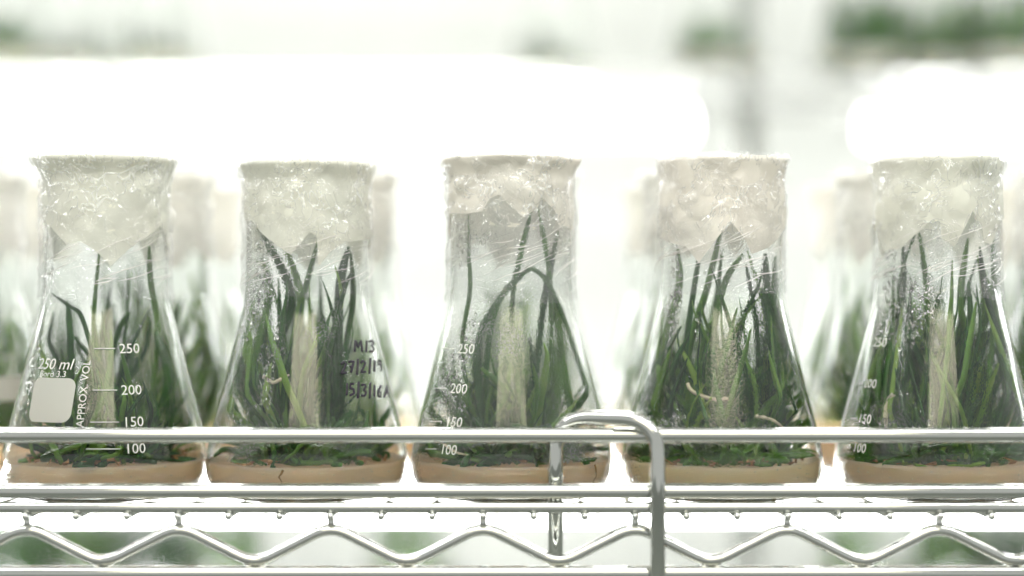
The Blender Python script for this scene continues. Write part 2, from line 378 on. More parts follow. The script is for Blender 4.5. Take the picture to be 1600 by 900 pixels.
# ------------------------------------------------------------------ flask
PROF = [(33, 0), (37.5, .9), (40.6, 3.2), (42.7, 7), (43.6, 12), (43.5, 17), (42.5, 22), (40.8, 29), (37.2, 43), (33.7, 57), (30.8, 68.5), (28.6, 77.5), (27.2, 85), (26.6, 92), (26.4, 105), (26.4, 120), (26.4, 134), (26.8, 138.5), (27.5, 141.6), (27.8, 142.8)]
PP = [(v.x, v.y) for v in catmull([(r, h, 0) for r, h in PROF], 4)]
def rad(h):
    if h <= PP[0][1]: return PP[0][0]
    for (r0, h0), (r1, h1) in zip(PP[:-1], PP[1:]):
        if h <= h1: return r0+(r1-r0)*(h-h0)/max(1e-6, h1-h0)
    return PP[-1][0]
TH = 1.4
def glass_mesh():
    outer = [(0, .6)]+[(20, .3)]+PP
    inner = []
    for (r, h) in reversed(PP):
        inner.append((r-TH, max(h, 2.2)))
    inner = [p for i, p in enumerate(inner) if i == 0 or abs(p[1]-inner[i-1][1]) > .05 or abs(p[0]-inner[i-1][0]) > .4]
    inner = [(r, h) for r, h in inner if h > 2.3]
    lip = [(27.6, 143.5), (26.9, 143.5)]
    bm = bmesh.new(); lathe(bm, outer+lip+inner+[(36, 2.2), (20, 2.0), (0, 2.0)], 112)
    bmesh.ops.recalc_face_normals(bm, faces=bm.faces)
    me = bpy.data.meshes.new('glass_body'); bm.to_mesh(me); bm.free(); return me
ME_GLASS = {}
for nm, m_ in (('mid', GLASS), ('clear', GLASS_CLEAR), ('fog', GLASS_FOG)):
    me = glass_mesh(); me.materials.append(m_); ME_GLASS[nm] = me

def px_surf(cx, px, py, cy_=0.0, hs=1.0):
    zd = CAM_D+cy_-35
    for _ in range(30):
        h = (CAM_H-(py-450)/FPX*zd)/hs; dx = (px-800)/FPX*zd-cx
        r = rad(h)+.1; s = max(-.98, min(.98, dx/r)); az = math.asin(s)
        zd = .5*zd+.5*(CAM_D+cy_-r*math.cos(az))
    return az, h
def wrap_point(az, h, off): 
    r = rad(h)+off
    return Vector((r*math.sin(az), -r*math.cos(az), h))
def text_mesh(s, size, shear=0, bold=0):
    cu = bpy.data.curves.new('t', 'FONT'); cu.body = s; cu.size = size; cu.extrude = .05; cu.offset = bold; cu.shear = shear
    cu.align_x = 'LEFT'; cu.resolution_u = 3
    o = bpy.data.objects.new('t', cu); C.objects.link(o)
    bpy.context.view_layer.update()
    dg = bpy.context.evaluated_depsgraph_get()
    me = bpy.data.meshes.new_from_object(o.evaluated_get(dg))
    bpy.data.objects.remove(o); bpy.data.curves.remove(cu)
    bm = bmesh.new(); bm.from_mesh(me); bpy.data.meshes.remove(me)
    bmesh.ops.triangulate(bm, faces=bm.faces)
    return bm
def wrap_bm(bm, az0, h0, rot=0, sx=1.0):
    c, s = math.cos(rot), math.sin(rot)
    for v in bm.verts:
        u, w_ = v.co.x*sx, v.co.y
        u, w_ = u*c-w_*s, u*s+w_*c
        h = h0+w_*.97; r = rad(h)
        v.co = wrap_point(az0+u/r, h, .16+v.co.z)*MM
    bmesh.ops.recalc_face_normals(bm, faces=bm.faces)
def put_text(fl, s, px, py, cx, size, name='graduation_number', shear=0, rot=0, cyo=0, sx=1.0, m=None, label=None):
    bm = text_mesh(s, size, shear, bold=-.01); az, h = px_surf(cx, px, py, cyo); wrap_bm(bm, az, h, rot, sx)
    return obj(name, bm, m or PRINT, fl, smooth=False, label=label)
def strip(fl, pts, width, name, m, cx, cyo=0, off=.18, parent=None, bm=None):
    """a painted stroke on the glass through photo pixels"""
    own = bm is None
    if own: bm = bmesh.new()
    P3 = []
    A = [px_surf(cx, x, y, cyo) for x, y in pts]
    for (a0, h0), (a1, h1) in zip(A[:-1], A[1:]):
        for k in range(4): P3.append(wrap_point(a0+(a1-a0)*k/4, h0+(h1-h0)*k/4, off))
    P3.append(wrap_point(A[-1][0], A[-1][1], off))
    add_tube(bm, P3, width/2, 6, flat=.35)
    if own: return obj(name, bm, m, fl)

# covers ------------------------------------------------------------
def edge_fn(pts, seed):
    """lower edge of the paper, height by azimuth; pts = [(azimuth, h)] of the front"""
    rr = random.Random(seed)
    pts = sorted(pts)
    back = []
    a = math.pi/2+.15; tgl = rr.random() < .5
    while a < 1.5*math.pi-.1:
        back.append((a, rr.uniform(96, 104) if tgl else rr.uniform(108, 122))); tgl = not tgl; a += rr.uniform(.3, .6)
    allp = pts+back; allp.append((pts[0][0]+2*math.pi, pts[0][1]))
    def f(az):
        az = (az+math.pi/2+.3) % (2*math.pi)-math.pi/2-.3
        if az < allp[0][0]: az += 2*math.pi
        for (a0, h0), (a1, h1) in zip(allp[:-1], allp[1:]):
            if az <= a1: return h0+(h1-h0)*(az-a0)/max(1e-4, a1-a0)
        return allp[-1][1]
    return f
def nz(x, y, z): return noise.noise(Vector((x, y, z)))
import numpy as np
def facets(A, H, seed, n, k, g, hlo=84, hhi=150):
    """crumple: upper envelope of many tilted dishes, sharp creases between them; A azimuth, H height (mm) arrays"""
    r = np.random.RandomState(int(seed*10)+3); ca = r.uniform(-math.pi, math.pi, n); ch = r.uniform(hlo, hhi, n)
    ga = r.normal(0, g, n); gh = r.normal(0, g, n); of = r.uniform(-.15, .15, n); out = np.full(A.shape, -9.)
    for i in range(n):
        da = (A-ca[i]+math.pi) % (2*math.pi)-math.pi; u = da*27; v = H-ch[i]
        out = np.maximum(out, of[i]+ga[i]*u+gh[i]*v-k*(u*u+v*v))
    return out
def paper_mesh(edge, seed, rowsn=22, seg=300, fl=1.0):
    bm = bmesh.new(); rings = []
    az = np.arange(seg)*2*math.pi/seg; he = np.array([edge(a) for a in az])
    T = np.arange(rowsn)[:, None]/(rowsn-1); H = he[None, :]+(144.6-he[None, :])*T; A = np.repeat(az[None, :], rowsn, 0)
    D = facets(A, H, seed, 90, .016, .10)
    D = np.clip(D, -.6, .9)*.9
    for i in range(rowsn):
        ring = []
        for k in range(seg):
            a, h = az[k], H[i, k]
            r = rad(min(h, 142.8))+.75+D[i, k]+(1.6*fl*max(0, (h-136)/8)**1.5)
            ring.append(bm.verts.new((r*math.sin(a)*MM, -r*math.cos(a)*MM, h*MM)))
        rings.append(ring)
    for t in (.85, .5, .15):
        ring = []
        for k in range(seg):
            a = az[k]; r = (27.6+2*fl)*t; ring.append(bm.verts.new((r*math.sin(a)*MM, -r*math.cos(a)*MM, (145.0+.8*nz(a*2, t*3, seed)+.4*(1-t))*MM)))
        rings.append(ring)
    for A_, B in zip(rings[:-1], rings[1:]):
        for k in range(seg): bm.faces.new((A_[k], A_[(k+1) % seg], B[(k+1) % seg], B[k]))
    bm.faces.new(rings[-1]); return bm
def film_mesh(seed, low=88, seg=420, rowsn=120, amp=1.0, fl=1.0):
    """clear film, crumpled most under the rim and pulled into slanting folds lower down"""
    bm = bmesh.new(); rings = []
    az = np.arange(seg)*2*math.pi/seg
    lo = np.array([low+4*nz(math.cos(a), math.sin(a), seed+9) for a in az])
    T = np.arange(rowsn)[:, None]/(rowsn-1); H = lo[None, :]+(146.0-lo[None, :])*T; A = np.repeat(az[None, :], rowsn, 0)
    n = int(520*amp); D = facets(A, H, seed, n, .085, .26)
    D2 = facets(A, H, seed+7, 110, .02, .12)
    # slanting pulled folds low on the neck
    fold = np.zeros_like(D)
    rr = np.random.RandomState(int(seed)+5)
    for _ in range(26):
        a0, h0, sl, L_, wd = rr.uniform(-math.pi, math.pi), rr.uniform(low, 116), rr.uniform(5, 12), rr.uniform(.3, .9), rr.uniform(.25, .6)
        da = (A-a0+math.pi) % (2*math.pi)-math.pi
        fold += .5*np.exp(-((H-h0-sl*da)/wd)**2)*np.clip(1-(da/L_)**2, 0, 1)
    up = np.clip((H-108)/16, 0, 1)
    lf = np.array([[.6+1.4*max(0, nz(math.cos(a)*1.6+seed, math.sin(a)*1.6, h*.045)+.25) for a in az[::6]] for h in T[:, 0]*60+low]); lf = np.repeat(lf, 6, 1)[:, :seg]
    D = np.clip(D*.95+D2*.8, -.8, 2.0)*lf*(.12+.88*up)+fold*(1-up*.7)
    for i in range(rowsn):
        ring = []
        for k in range(seg):
            a, h = az[k], H[i, k]
            r = rad(min(h, 142.8))+(1.1 if fl < .3 else 1.7)+D[i, k]*(.75 if fl < .3 else 1)+1.3*fl*max(0, (h-136)/9)**1.5
            if h > 145: r -= .9
            ring.append(bm.verts.new((r*math.sin(a)*MM, -r*math.cos(a)*MM, h*MM)))
        rings.append(ring)
    for A_, B in zip(rings[:-1], rings[1:]):
        for k in range(seg): bm.faces.new((A_[k], A_[(k+1) % seg], B[(k+1) % seg], B[k]))
    return bm
def crease_mesh(seed, n=26):
    rr = random.Random(seed); bm = bmesh.new()
    for i in range(n):
        a = rr.uniform(-1.5, 1.5); h = rr.uniform(92, 112); L_ = rr.uniform(.25, .9); sl = rr.uniform(6, 13)
        pts = []
        for k in range(9):
            t = k/8; aa = a+L_*(t-.5); hh = h+sl*L_*(t-.5)+.9*math.sin(t*3+i)
            pts.append(wrap_point(aa, hh, 2.2+.15*math.sin(k+i)))
        r0 = rr.uniform(.08, .18)
        add_tube(bm, pts, [r0*math.sin(math.pi*(.08+.84*k/8)) for k in range(9)], 5)
    for i in range(n*2):      # short kinks under the rim
        a = rr.uniform(-1.55, 1.55); h = rr.uniform(114, 141); p = []
        da, dh = rr.uniform(-.14, .14), rr.uniform(-3.5, 3.5)
        for k in range(5):
            t = k/4; p.append(wrap_point(a+da*t, min(142, h+dh*t), 2.6+.25*math.sin(3*t)))
        add_tube(bm, p, [rr.uniform(.05, .11)*s for s in (.3, 1, 1.1, .9, .2)], 5)
    return bm
def agar_mesh(level, seed):
    bm = bmesh.new()
    prof = [(0, 2.3), (20, 2.3), (35, 2.6), (38.5, 4)]
    prof += [(rad(h)-TH-.25, h) for h in (6, 8.5, 11, level-1)]
    prof += [(rad(level)-TH-.25, level+.5), (rad(level)-TH-1.6, level-.2), (36, level-.5), (30, level-.5), (22, level-.6), (14, level-.5), (7, level-.5), (0, level-.5)]
    def f(r, h, a):
        if h > level-1.01: h += .5*nz(r*.12*math.cos(a), r*.12*math.sin(a), seed)+.15*nz(r*.5*math.cos(a), r*.5*math.sin(a), seed)
        return r, h
    lathe(bm, prof, 72, rfun=f); bmesh.ops.recalc_face_normals(bm, faces=bm.faces); return bm
def drops_mesh(seed, n, amin=-1.35, amax=1.35, big=1.0):
    rr = random.Random(seed); bm = bmesh.new()
    ico = bmesh.new(); bmesh.ops.create_icosphere(ico, subdivisions=1, radius=1)
    V = [v.co.copy() for v in ico.verts]; F = [[v.index for v in f.verts] for f in ico.faces]; ico.free()
    verts = []; faces = []; c = 0; tries = 0
    while c < n and tries < n*40:
        tries += 1
        a = rr.uniform(amin, amax); h = rr.uniform(24, 112)
        d = nz(a*2.2, h*.03, seed)+.35*nz(a*9, h*.12, seed+3)
        d += .22*math.exp(-((a+.95)/.35)**2)
        if d < .12+rr.random()*.25: continue
        s = (.2+.6*rr.random()**2.5)*big
        p = wrap_point(a, h, -TH-.12*s); nrm = Vector((math.sin(a), -math.cos(a), .1))
        tz = Vector((0, 0, 1)); tx = Vector((math.cos(a), math.sin(a), 0))
        st = rr.uniform(.9, 1.7)
        b = len(verts)
        for v in V: verts.append((p+(nrm*v.x*.5+tx*v.y*rr.uniform(.9, 1.1)+tz*v.z*st)*s)*MM)
        faces += [[b+i for i in f] for f in F]; c += 1
    me = bpy.data.meshes.new('condensation_drop'); me.from_pydata(verts, [], faces); me.update(); return me

def mist_mesh():
    bm = bmesh.new(); lathe(bm, [(rad(h)-TH-.12, h) for h in [17+2.5*k for k in range(48)]], 96); return bm
JOIN = {}
def jm(key, fn, m):
    if key not in JOIN:
        bm = fn(); me = bpy.data.meshes.new(key); bm.to_mesh(me); bm.free(); me.materials.append(m)
        for p in me.polygons: p.use_smooth = True
        JOIN[key] = me
    return JOIN[key]

# seedlings --------------------------------------------------------
LEVEL = 15.2
def fit(p, margin=1.6):
    rmax = rad(max(2.5, p.z))-TH-margin; r = math.hypot(p.x, p.y)
    if r > rmax: k = rmax/r; return Vector((p.x*k, p.y*k, p.z))
    return p
def leaf_pts(rr, height, r0=24, lean=1.0):
    a = rr.uniform(0, 2*math.pi); rs = r0*math.sqrt(rr.random())
    p = Vector((rs*math.cos(a), rs*math.sin(a), LEVEL-1.5))
    d = Vector((p.x*.012*lean+rr.gauss(0, .24), p.y*.012*lean+rr.gauss(0, .2), 1)).normalized()
    n = 12; step = height/n; pts = [p.copy()]; w1 = rr.uniform(-.075, .075); w2 = rr.uniform(-.06, .06)
    for i in range(n):
        d = (d+Vector((w1+rr.gauss(0, .045), w2+rr.gauss(0, .045), .02))).normalized()
        p = fit(p+d*step); p.z = min(p.z, 138); pts.append(p.copy())
    return [q for q in catmull(pts, 2)]
def leaf_radii(n, wd, rr):
    return [wd*max(.12, min(1, .75+.5*(i/n)))*(1 if i < n*.7 else max(.08, 1-((i-n*.7)/(n*.3))**1.6)) for i in range(n)]
def add_leaf(bm, pts, wd, rr, flat=None):
    add_tube(bm, pts, leaf_radii(len(pts), wd, rr), 6, flat=rr.uniform(.22, .45) if flat is None else flat, twist=rr.uniform(-1.2, 1.2), up=Vector((rr.uniform(-.6, .6), -1, 0)))
def tangle_mesh(seed, n, rmax=31, hmax=17, wl=1.0):
    rr = random.Random(seed); bm = bmesh.new()
    for i in range(n):
        a = rr.uniform(0, 2*math.pi); rs = rmax*math.sqrt(rr.random())
        p = Vector((rs*math.cos(a), rs*math.sin(a), LEVEL-.3+rr.random()*3)); pts = [p.copy()]
        d = Vector((rr.gauss(0, 1), rr.gauss(0, 1), abs(rr.gauss(.5, .5)))).normalized(); L_ = rr.uniform(8, 22)*wl
        for k in range(6):
            d = (d+Vector((rr.gauss(0, .25), rr.gauss(0, .25), rr.gauss(-.03, .2)))).normalized()
            p = fit(p+d*L_/6, 1.2); p.z = max(LEVEL+.1, min(p.z, LEVEL+hmax+6)); pts.append(p.copy())
        add_tube(bm, pts, leaf_radii(7, rr.uniform(.7, 1.7)*wl, rr), 5, flat=rr.uniform(.3, .7), twist=rr.uniform(-2, 2))
    return bm
def tall_mesh(seed, n, lo=50, hi=98, wd=1.5, mat_=None, r0=24):
    rr = random.Random(seed); bm = bmesh.new()
    for i in range(n): add_leaf(bm, leaf_pts(rr, rr.uniform(lo, hi), r0), rr.uniform(.7, 1.3)*wd, rr)
    return bm

GF = 'flasks in the front row on the wire shelf'; GC = 'seedling clumps inside the front flasks'
FRONT = [
 dict(cx=166, fl=1.35, glass='clear', cy=0, hs=1.0, label='front flask at left with white 250 ml print, blank white patch and volume scale', clump='thin dark leaves inside the flask printed 250 ml with the white patch',
      edge=[(60, 335), (95, 355), (128, 382), (150, 376), (175, 392), (198, 415), (225, 388), (262, 352)], n=80, lo=30, hi=86, mat=LEAF, paper=PAPER, drops=500, dk=(-1.4, -.75), agar=0, wd=1.3, mx=.3, sp=24),
 dict(cx=480.5, fl=0.6, glass='mid', cy=0, hs=.985, label='front flask with handwritten black dates on its right side', clump='dense dark green leaves inside the flask with handwritten dates',
      edge=[(378, 345), (402, 345), (414, 360), (432, 374), (466, 398), (497, 362), (508, 370), (501, 394), (507, 417), (528, 394), (548, 378), (582, 373)], n=150, lo=45, hi=98, mat=LEAF, paper=PAPER, drops=900, dk=(-1.3, -.3), agar=1, wd=1.35, mx=.35, sp=21),
 dict(cx=799, fl=1.0, glass='fog', cy=0, hs=1.0, label='fogged middle flask of the front row, left of the tube loop', clump='sparse arching leaves inside the fogged middle flask',
      edge=[(697, 333), (728, 334), (754, 330), (765, 310), (780, 304), (818, 340), (842, 323), (844, 305), (868, 330), (877, 352), (912, 362)], n=80, lo=30, hi=64, mat=LEAF, paper=PAPER_W, drops=750, dk=(-1.3, -.3), agar=1, wd=1.5, mx=.35, sp=17),
 dict(cx=1127, fl=0.05, glass='mid', cy=0, hs=1.0, label='front flask just right of the tube loop with crumpled silvery cover and no print', clump='dense upright leaves inside the unprinted flask right of the tube loop',
      edge=[(1032, 378), (1060, 385), (1080, 411), (1128, 345), (1150, 370), (1163, 397), (1195, 385), (1225, 350)], n=150, lo=50, hi=97, mat=LEAF, paper=PAPER_W, drops=900, dk=(-1.3, -.4), agar=2, wd=1.35, mx=.35, sp=22),
 dict(cx=1464, fl=0.1, glass='mid', cy=0, hs=1.0, label='rightmost front flask with wide clear film wrap and a curled pale root inside', clump='dark leaves and a curled root inside the rightmost front flask',
      edge=[(1368, 392), (1388, 388), (1432, 343), (1443, 345), (1444, 372), (1465, 386), (1494, 330), (1513, 355), (1515, 378), (1530, 382), (1550, 345), (1568, 340)], n=150, lo=50, hi=96, mat=LEAF, paper=PAPER, drops=1000, dk=(-1.3, -.3), agar=0, wd=1.35, mx=.3, sp=25),
]
# hero leaves: photo-traced centrelines (px, py, depth mm) and half width px
HERO = {
 0: [([(150, 640, -8), (146, 540, -8), (148, 470, -9), (158, 368, -10)], 4.5), ([(236, 640, -5), (245, 520, -10), (236, 440, -10), (232, 385, -10)], 5),
     ([(165, 620, 5), (185, 520, 2), (203, 488, 0)], 5), ([(130, 700, -20), (150, 600, -22), (130, 500, -18), (108, 478, -12), (80, 458, -8)], 4),
     ([(205, 700, 0), (190, 600, 4), (200, 470, 6), (199, 415, 6)], 3.5), ([(118, 690, -10), (112, 600, -12), (110, 520, -14), (105, 470, -10)], 6),
     ([(225, 690, -5), (262, 600, -8), (250, 520, -14)], 8), ([(175, 690, -25), (205, 640, -26), (233, 608, -26)], 3.5)],
 1: [([(425, 700, -5), (430, 560, -8), (455, 460, -8), (402, 352, -8)], 8), ([(470, 680, -2), (462, 520, -8), (480, 440, -12), (500, 366, -14)], 8),
     ([(520, 690, -5), (528, 560, -12), (530, 450, -12), (548, 385, -14)], 8), ([(535, 690, -5), (538, 560, -12), (550, 470, -12), (556, 392, -14)], 6),
     ([(400, 690, -5), (390, 600, -18), (420, 470, -12), (408, 400, -10)], 7), ([(450, 690, -5), (445, 600, -18), (470, 470, -12), (440, 375, -12)], 7),
     ([(500, 690, -15), (512, 560, -22), (540, 450, -16), (552, 420, -10)], 6)],
 2: [([(765, 700, -8), (760, 580, -10), (775, 480, -12), (812, 432, -12), (835, 418, -11)], 6), ([(800, 520, -5), (802, 455, -12), (815, 390, -13), (830, 330, -13)], 5),
     ([(872, 640, -5), (862, 540, -8), (858, 430, -12), (840, 322, -13)], 4.5), ([(915, 600, -10), (880, 490, -14), (848, 432, -13), (822, 418, -10)], 4.5),
     ([(735, 640, -18), (722, 540, -20), (727, 455, -18), (728, 400, -16), (731, 335, -15)], 4),
     ([(830, 690, -5), (838, 580, -8), (850, 470, -8), (872, 360, -12)], 6), ([(755, 680, -10), (748, 600, -12), (752, 520, -10), (800, 440, -8)], 9),
     ([(845, 690, -5), (870, 620, -6), (860, 520, -6)], 10), ([(900, 690, -5), (885, 600, -8), (868, 480, -8), (850, 440, -8)], 8), ([(745, 690, -12), (790, 620, -16), (752, 575, -20)], 5)],
 3: [([(1080, 700, -8), (1075, 560, -12), (1105, 450, -12), (1130, 345, -14)], 7), ([(1030, 660, -8), (1040, 540, -12), (1062, 450, -12), (1058, 388, -12)], 7),
     ([(1060, 690, -8), (1070, 560, -12), (1085, 450, -12), (1095, 388, -14)], 6), ([(1195, 690, -8), (1205, 560, -14), (1198, 470, -14), (1195, 395, -12)], 7),
     ([(1225, 660, -5), (1210, 540, -14), (1190, 450, -14)], 6), ([(1100, 690, -8), (1098, 600, -14), (1130, 450, -14), (1160, 398, -14)], 6),
     ([(1175, 700, -8), (1185, 600, -14), (1180, 500, -14), (1165, 410, -14)], 6), ([(1215, 700, -10), (1218, 600, -14), (1208, 480, -12), (1215, 400, -8)], 5)],
 4: [([(1400, 690, -8), (1420, 560, -12), (1400, 450, -14), (1438, 345, -14)], 6), ([(1470, 690, -8), (1450, 560, -12), (1448, 450, -14), (1436, 360, -14)], 5),
     ([(1520, 690, -5), (1512, 540, -12), (1500, 470, -14), (1512, 372, -14)], 6), ([(1590, 650, -5), (1565, 540, -14), (1540, 460, -14), (1530, 385, -14)], 5),
     ([(1380, 690, -8), (1385, 560, -12), (1410, 470, -12), (1412, 385, -12)], 6), ([(1560, 680, -8), (1545, 600, -14), (1575, 480, -14), (1550, 350, -12)], 5),
     ([(1505, 690, -12), (1500, 600, -20), (1515, 500, -18), (1512, 440, -16)], 5), ([(1430, 600, -15), (1420, 540, -18), (1425, 480, -16)], 9)],
}
ROOTS = {1: [([(408, 588, -30), (425, 598, -31), (437, 594, -31), (452, 586, -30)], 4)], 3: [([(1070, 600, -30), (1082, 612, -30), (1115, 624, -31), (1150, 622, -30)], 4), ([(1180, 650, -28), (1205, 656, -28), (1222, 668, -26)], 3)],
         4: [([(1384, 617, -28), (1366, 628, -29), (1364, 648, -29), (1376, 672, -28)], 5)], 2: [([(690, 690, -25), (712, 706, -28), (735, 712, -30)], 2.5)]}

def add_front(i, F):
    cx = (F['cx']-800)/FPX*CAM_D
    fl = thing('erlenmeyer_flask', F['label'], 'flask', (cx, 0, 0), GF)
    fl.scale = (1, 1, F['hs'])
    obj('glass_body', ME_GLASS[F['glass']], None, fl)
    e = []
    for (x, y) in F['edge']:
        dx = (x-F['cx'])/FPX*(CAM_D-20)/27.6; s = max(-1, min(1, dx)); az = math.asin(s)
        zd = CAM_D-27.6*math.cos(az); e.append((az, (CAM_H-(y-450)/FPX*zd)/F['hs']))
    # keep azimuth strictly rising so steep steps stay steps
    for k in range(1, len(e)):
        if e[k][0] <= e[k-1][0]: e[k] = (e[k-1][0]+.012, e[k][1])
    obj('paper_cover', paper_mesh(edge_fn(e, i*7+3), i*3.7+1, fl=F['fl']), F['paper'], fl)
    obj('film_wrap', film_mesh(i*5.3+2, low=84+3*(i % 2), fl=F['fl']), FILM, fl)
    obj('film_crease', crease_mesh(i*11+5, 30), CREASE, fl, kind='stuff')
    obj('condensation_mist', jm('mist_'+F['glass'], mist_mesh, MIST[F['glass']]), None, fl)
    obj('agar_gel', agar_mesh(LEVEL, i*2.1), AGAR[F['agar']], fl)
    obj('condensation_drop', drops_mesh(i*13+4, F['drops'], *F['dk']), DROP, fl, kind='stuff')
    rg = random.Random(900+i)
    for k in range(1 if i in (1, 2) else 0):
        a = rg.uniform(-1.0, 1.0); bm = bmesh.new()
        add_tube(bm, [wrap_point(a+rg.uniform(-.03, .03), h, -TH-.28) for h in (4, 6, 8, 10, 12, 13.5, 15)], [.05, .2, .32, .18, .4, .5, .6], 6); obj('gel_crack', bm, DEBRIS, fl)
    bm = bmesh.new()
    for k in range(70):
        a, h = rg.uniform(-1.5, 1.5), rg.uniform(4, 14.8); q = bmesh.ops.create_icosphere(bm, subdivisions=1, radius=rg.uniform(.12, .35)*MM)
        for v in q['verts']: v.co += wrap_point(a, h, -TH-.22)*MM
    obj('gel_bubble', bm, PRINT, fl, kind='stuff')
    cl = thing('seedling_clump', F['clump'], 'seedlings', (cx, 0, 0), GC)
    rr = random.Random(100+i)
    for pts, wpx in HERO[i]:
        w3 = [fit(px2w(x, y, d)-Vector((cx, 0, 0)), 2.0) for x, y, d in pts]
        bm = bmesh.new(); add_leaf(bm, [fit(p, 1.3) for p in catmull(w3, 6)], wpx/3.65, rr, flat=.4); obj('leaf', bm, F['mat'], cl)
    for k in range(F['n']):
        lp = leaf_pts(rr, rr.uniform(F['lo'], F['hi'])*rr.choice((.35, .5, .65, .85, 1, 1)), F['sp'])
        if i == 1 and any(p.x > 15 and 38 < p.z < 74 for p in lp): continue      # the dated side of this flask is nearly free of leaves
        bm = bmesh.new(); add_leaf(bm, lp, rr.uniform(.7, 1.25)*F['wd'], rr)
        obj('leaf', bm, MID if rr.random() < F['mx'] else F['mat'], cl)
    obj('fine_leaf', tall_mesh(i+300, 55 if i != 1 else 40, 22, (60, 85, 52, 88, 88)[i], .62, r0=F['sp']-(9 if i == 1 else 0)), LEAF, cl, kind='stuff')
    obj('leaf_tangle', tangle_mesh(i+40, 210 if i else 120, rmax=29 if i else 25, hmax=20, wl=1.35), F['mat'], cl, kind='stuff')
    obj('fresh_shoot', tangle_mesh(i+80, 46, rmax=31, hmax=20, wl=1.15), MID, cl, kind='stuff')
    bm = bmesh.new()
    for k in range(40):
        a = rr.uniform(0, 6.28); r_ = 36*math.sqrt(rr.random()); p = Vector((r_*math.cos(a), r_*math.sin(a), LEVEL+.2))
        add_tube(bm, [fit(p+Vector((rr.gauss(0, 1.2), rr.gauss(0, 1.2), rr.random()))*t, 1) for t in (0, 1, 2, 3)], [.3, .9, .8, .2], 5, flat=.6)
    obj('dead_leaf_scrap', bm, DEBRIS, cl, kind='stuff')
    for pts, wpx in ROOTS.get(i, []):
        w3 = [fit(px2w(x, y, d)-Vector((cx, 0, 0)), 1.8) for x, y, d in pts]
        q = catmull(w3, 6); bm = bmesh.new(); add_tube(bm, q, [wpx/5*(1 if k < len(q)-3 else .6)*(1+.12*math.sin(k*2.1)) for k in range(len(q))], 8); obj('root', bm, ROOT, cl)
    return fl, cx
flasks = [add_front(i, F) for i, F in enumerate(FRONT)]

# print on the flasks
fl, cx = flasks[0]
for s, x, y, xa, xb in (('250', 186, 552, 147, 180), ('200', 189, 617, 145, 183), ('150', 192, 667, 141, 186), ('100', 195, 709, 134, 188)):
    put_text(fl, s, x, y, cx, 5.9)
    strip(fl, [(xa, y-7.5), (xb, y-7.5)], .5, 'graduation_line', PRINT, cx)
put_text(fl, '250 ml', 59, 576, cx, 6.6, 'volume_print', shear=.12, sx=1.0)
put_text(fl, 'Boro 3.3', 62, 588, cx, 3.7, 'glass_print', sx=1.05)
put_text(fl, 'APPROX. VOL', 130, 668, cx, 4.5, 'scale_print', rot=R(90)-.05)
def patch(fl, cx, x0, y0, x1, y1, cyo=0):
    (a0, h0), (a1, h1) = px_surf(cx, x0, y1, cyo), px_surf(cx, x1, y0, cyo)
    am, hm = (a0+a1)/2, (h0+h1)/2; rw = rad(hm)*(a1-a0)/2; rh = (h1-h0)/2; c = min(rw, rh)*.42
    out = []
    for qx, qy, s in ((1, 1, 0), (-1, 1, 90), (-1, -1, 180), (1, -1, 270)):
        for k in range(7):
            t = R(s+k*15); out.append((qx*(rw-c)+c*math.cos(t), qy*(rh-c)+c*math.sin(t)))
        nx, ny = {0: (-1, 1), 90: (-1, -1), 180: (1, -1), 270: (1, 1)}[s]
        t = R(s+90); a_ = out[-1]; b_ = (nx*(rw-c)+c*math.cos(t), ny*(rh-c)+c*math.sin(t))
        out += [(a_[0]+(b_[0]-a_[0])*k/10, a_[1]+(b_[1]-a_[1])*k/10) for k in range(1, 10)]
    bm = bmesh.new(); rings = []
    for sc_ in (1, .8, .6, .4, .2):
        rings.append([bm.verts.new(wrap_point(am+u*sc_/rad(hm+v*sc_), hm+v*sc_, .14)*MM) for u, v in out])
    for A, B in zip(rings[:-1], rings[1:]):
        for k in range(len(A)): bm.faces.new((A[k], A[(k+1) % len(A)], B[(k+1) % len(A)], B[k]))
    bm.faces.new(rings[-1]); return obj('marking_patch', bm, PATCH, fl)
patch(fl, cx, 42, 591, 118, 658)
fl, cx = flasks[2]
for s, x, y in (('250', 714, 552), ('200', 703, 614), ('150', 695, 666), ('100', 687, 709)):
    put_text(fl, s, x, y, cx, 6.0); strip(fl, [(x-22, y-7.5), (x-5, y-7.5)], .45, 'graduation_line', PRINT, cx)
fl, cx = flasks[4]
for s, x, y in (('250', 1364, 541), ('200', 1349, 605), ('150', 1340, 660), ('100', 1332, 705)):
    put_text(fl, s, x, y, cx, 5.6); strip(fl, [(x-9, y-6), (x-2, y-6)], .45, 'graduation_line', PRINT, cx)
# handwriting, strokes in photo pixels
fl, cx = flasks[1]
GL = {'M': [[(0, 0), (0.5, 10), (3, 4), (5.5, 10), (6.5, 0)]], '1': [[(1, 0), (1.3, 10)]], '3': [[(0, 9), (3, 10), (4, 8), (2, 5.5), (4.2, 3.5), (3, .5), (0, .6)]],
      '2': [[(0, 8), (2, 10), (4, 8), (2.5, 4), (0, 0), (4.5, .3)]], '7': [[(0, 9.6), (4.5, 10), (2, 0)], [(1, 5), (4, 5.4)]], '|': [[(1, -2), (1.8, 12)]],
      '5': [[(4, 10), (.7, 9.6), (.5, 6), (3.5, 5.5), (3.8, 2), (0, 0)]], '6': [[(3.5, 10), (.8, 5), (1, 1), (3.2, .5), (3.6, 4), (1, 4.5)]], '9': [[(3.5, 8), (1, 9.5), (.8, 6), (3.4, 6), (3.2, 0)]],
      'A': [[(0, 0), (2.4, 10), (4.6, 0)], [(1, 4), (4, 4)]]}
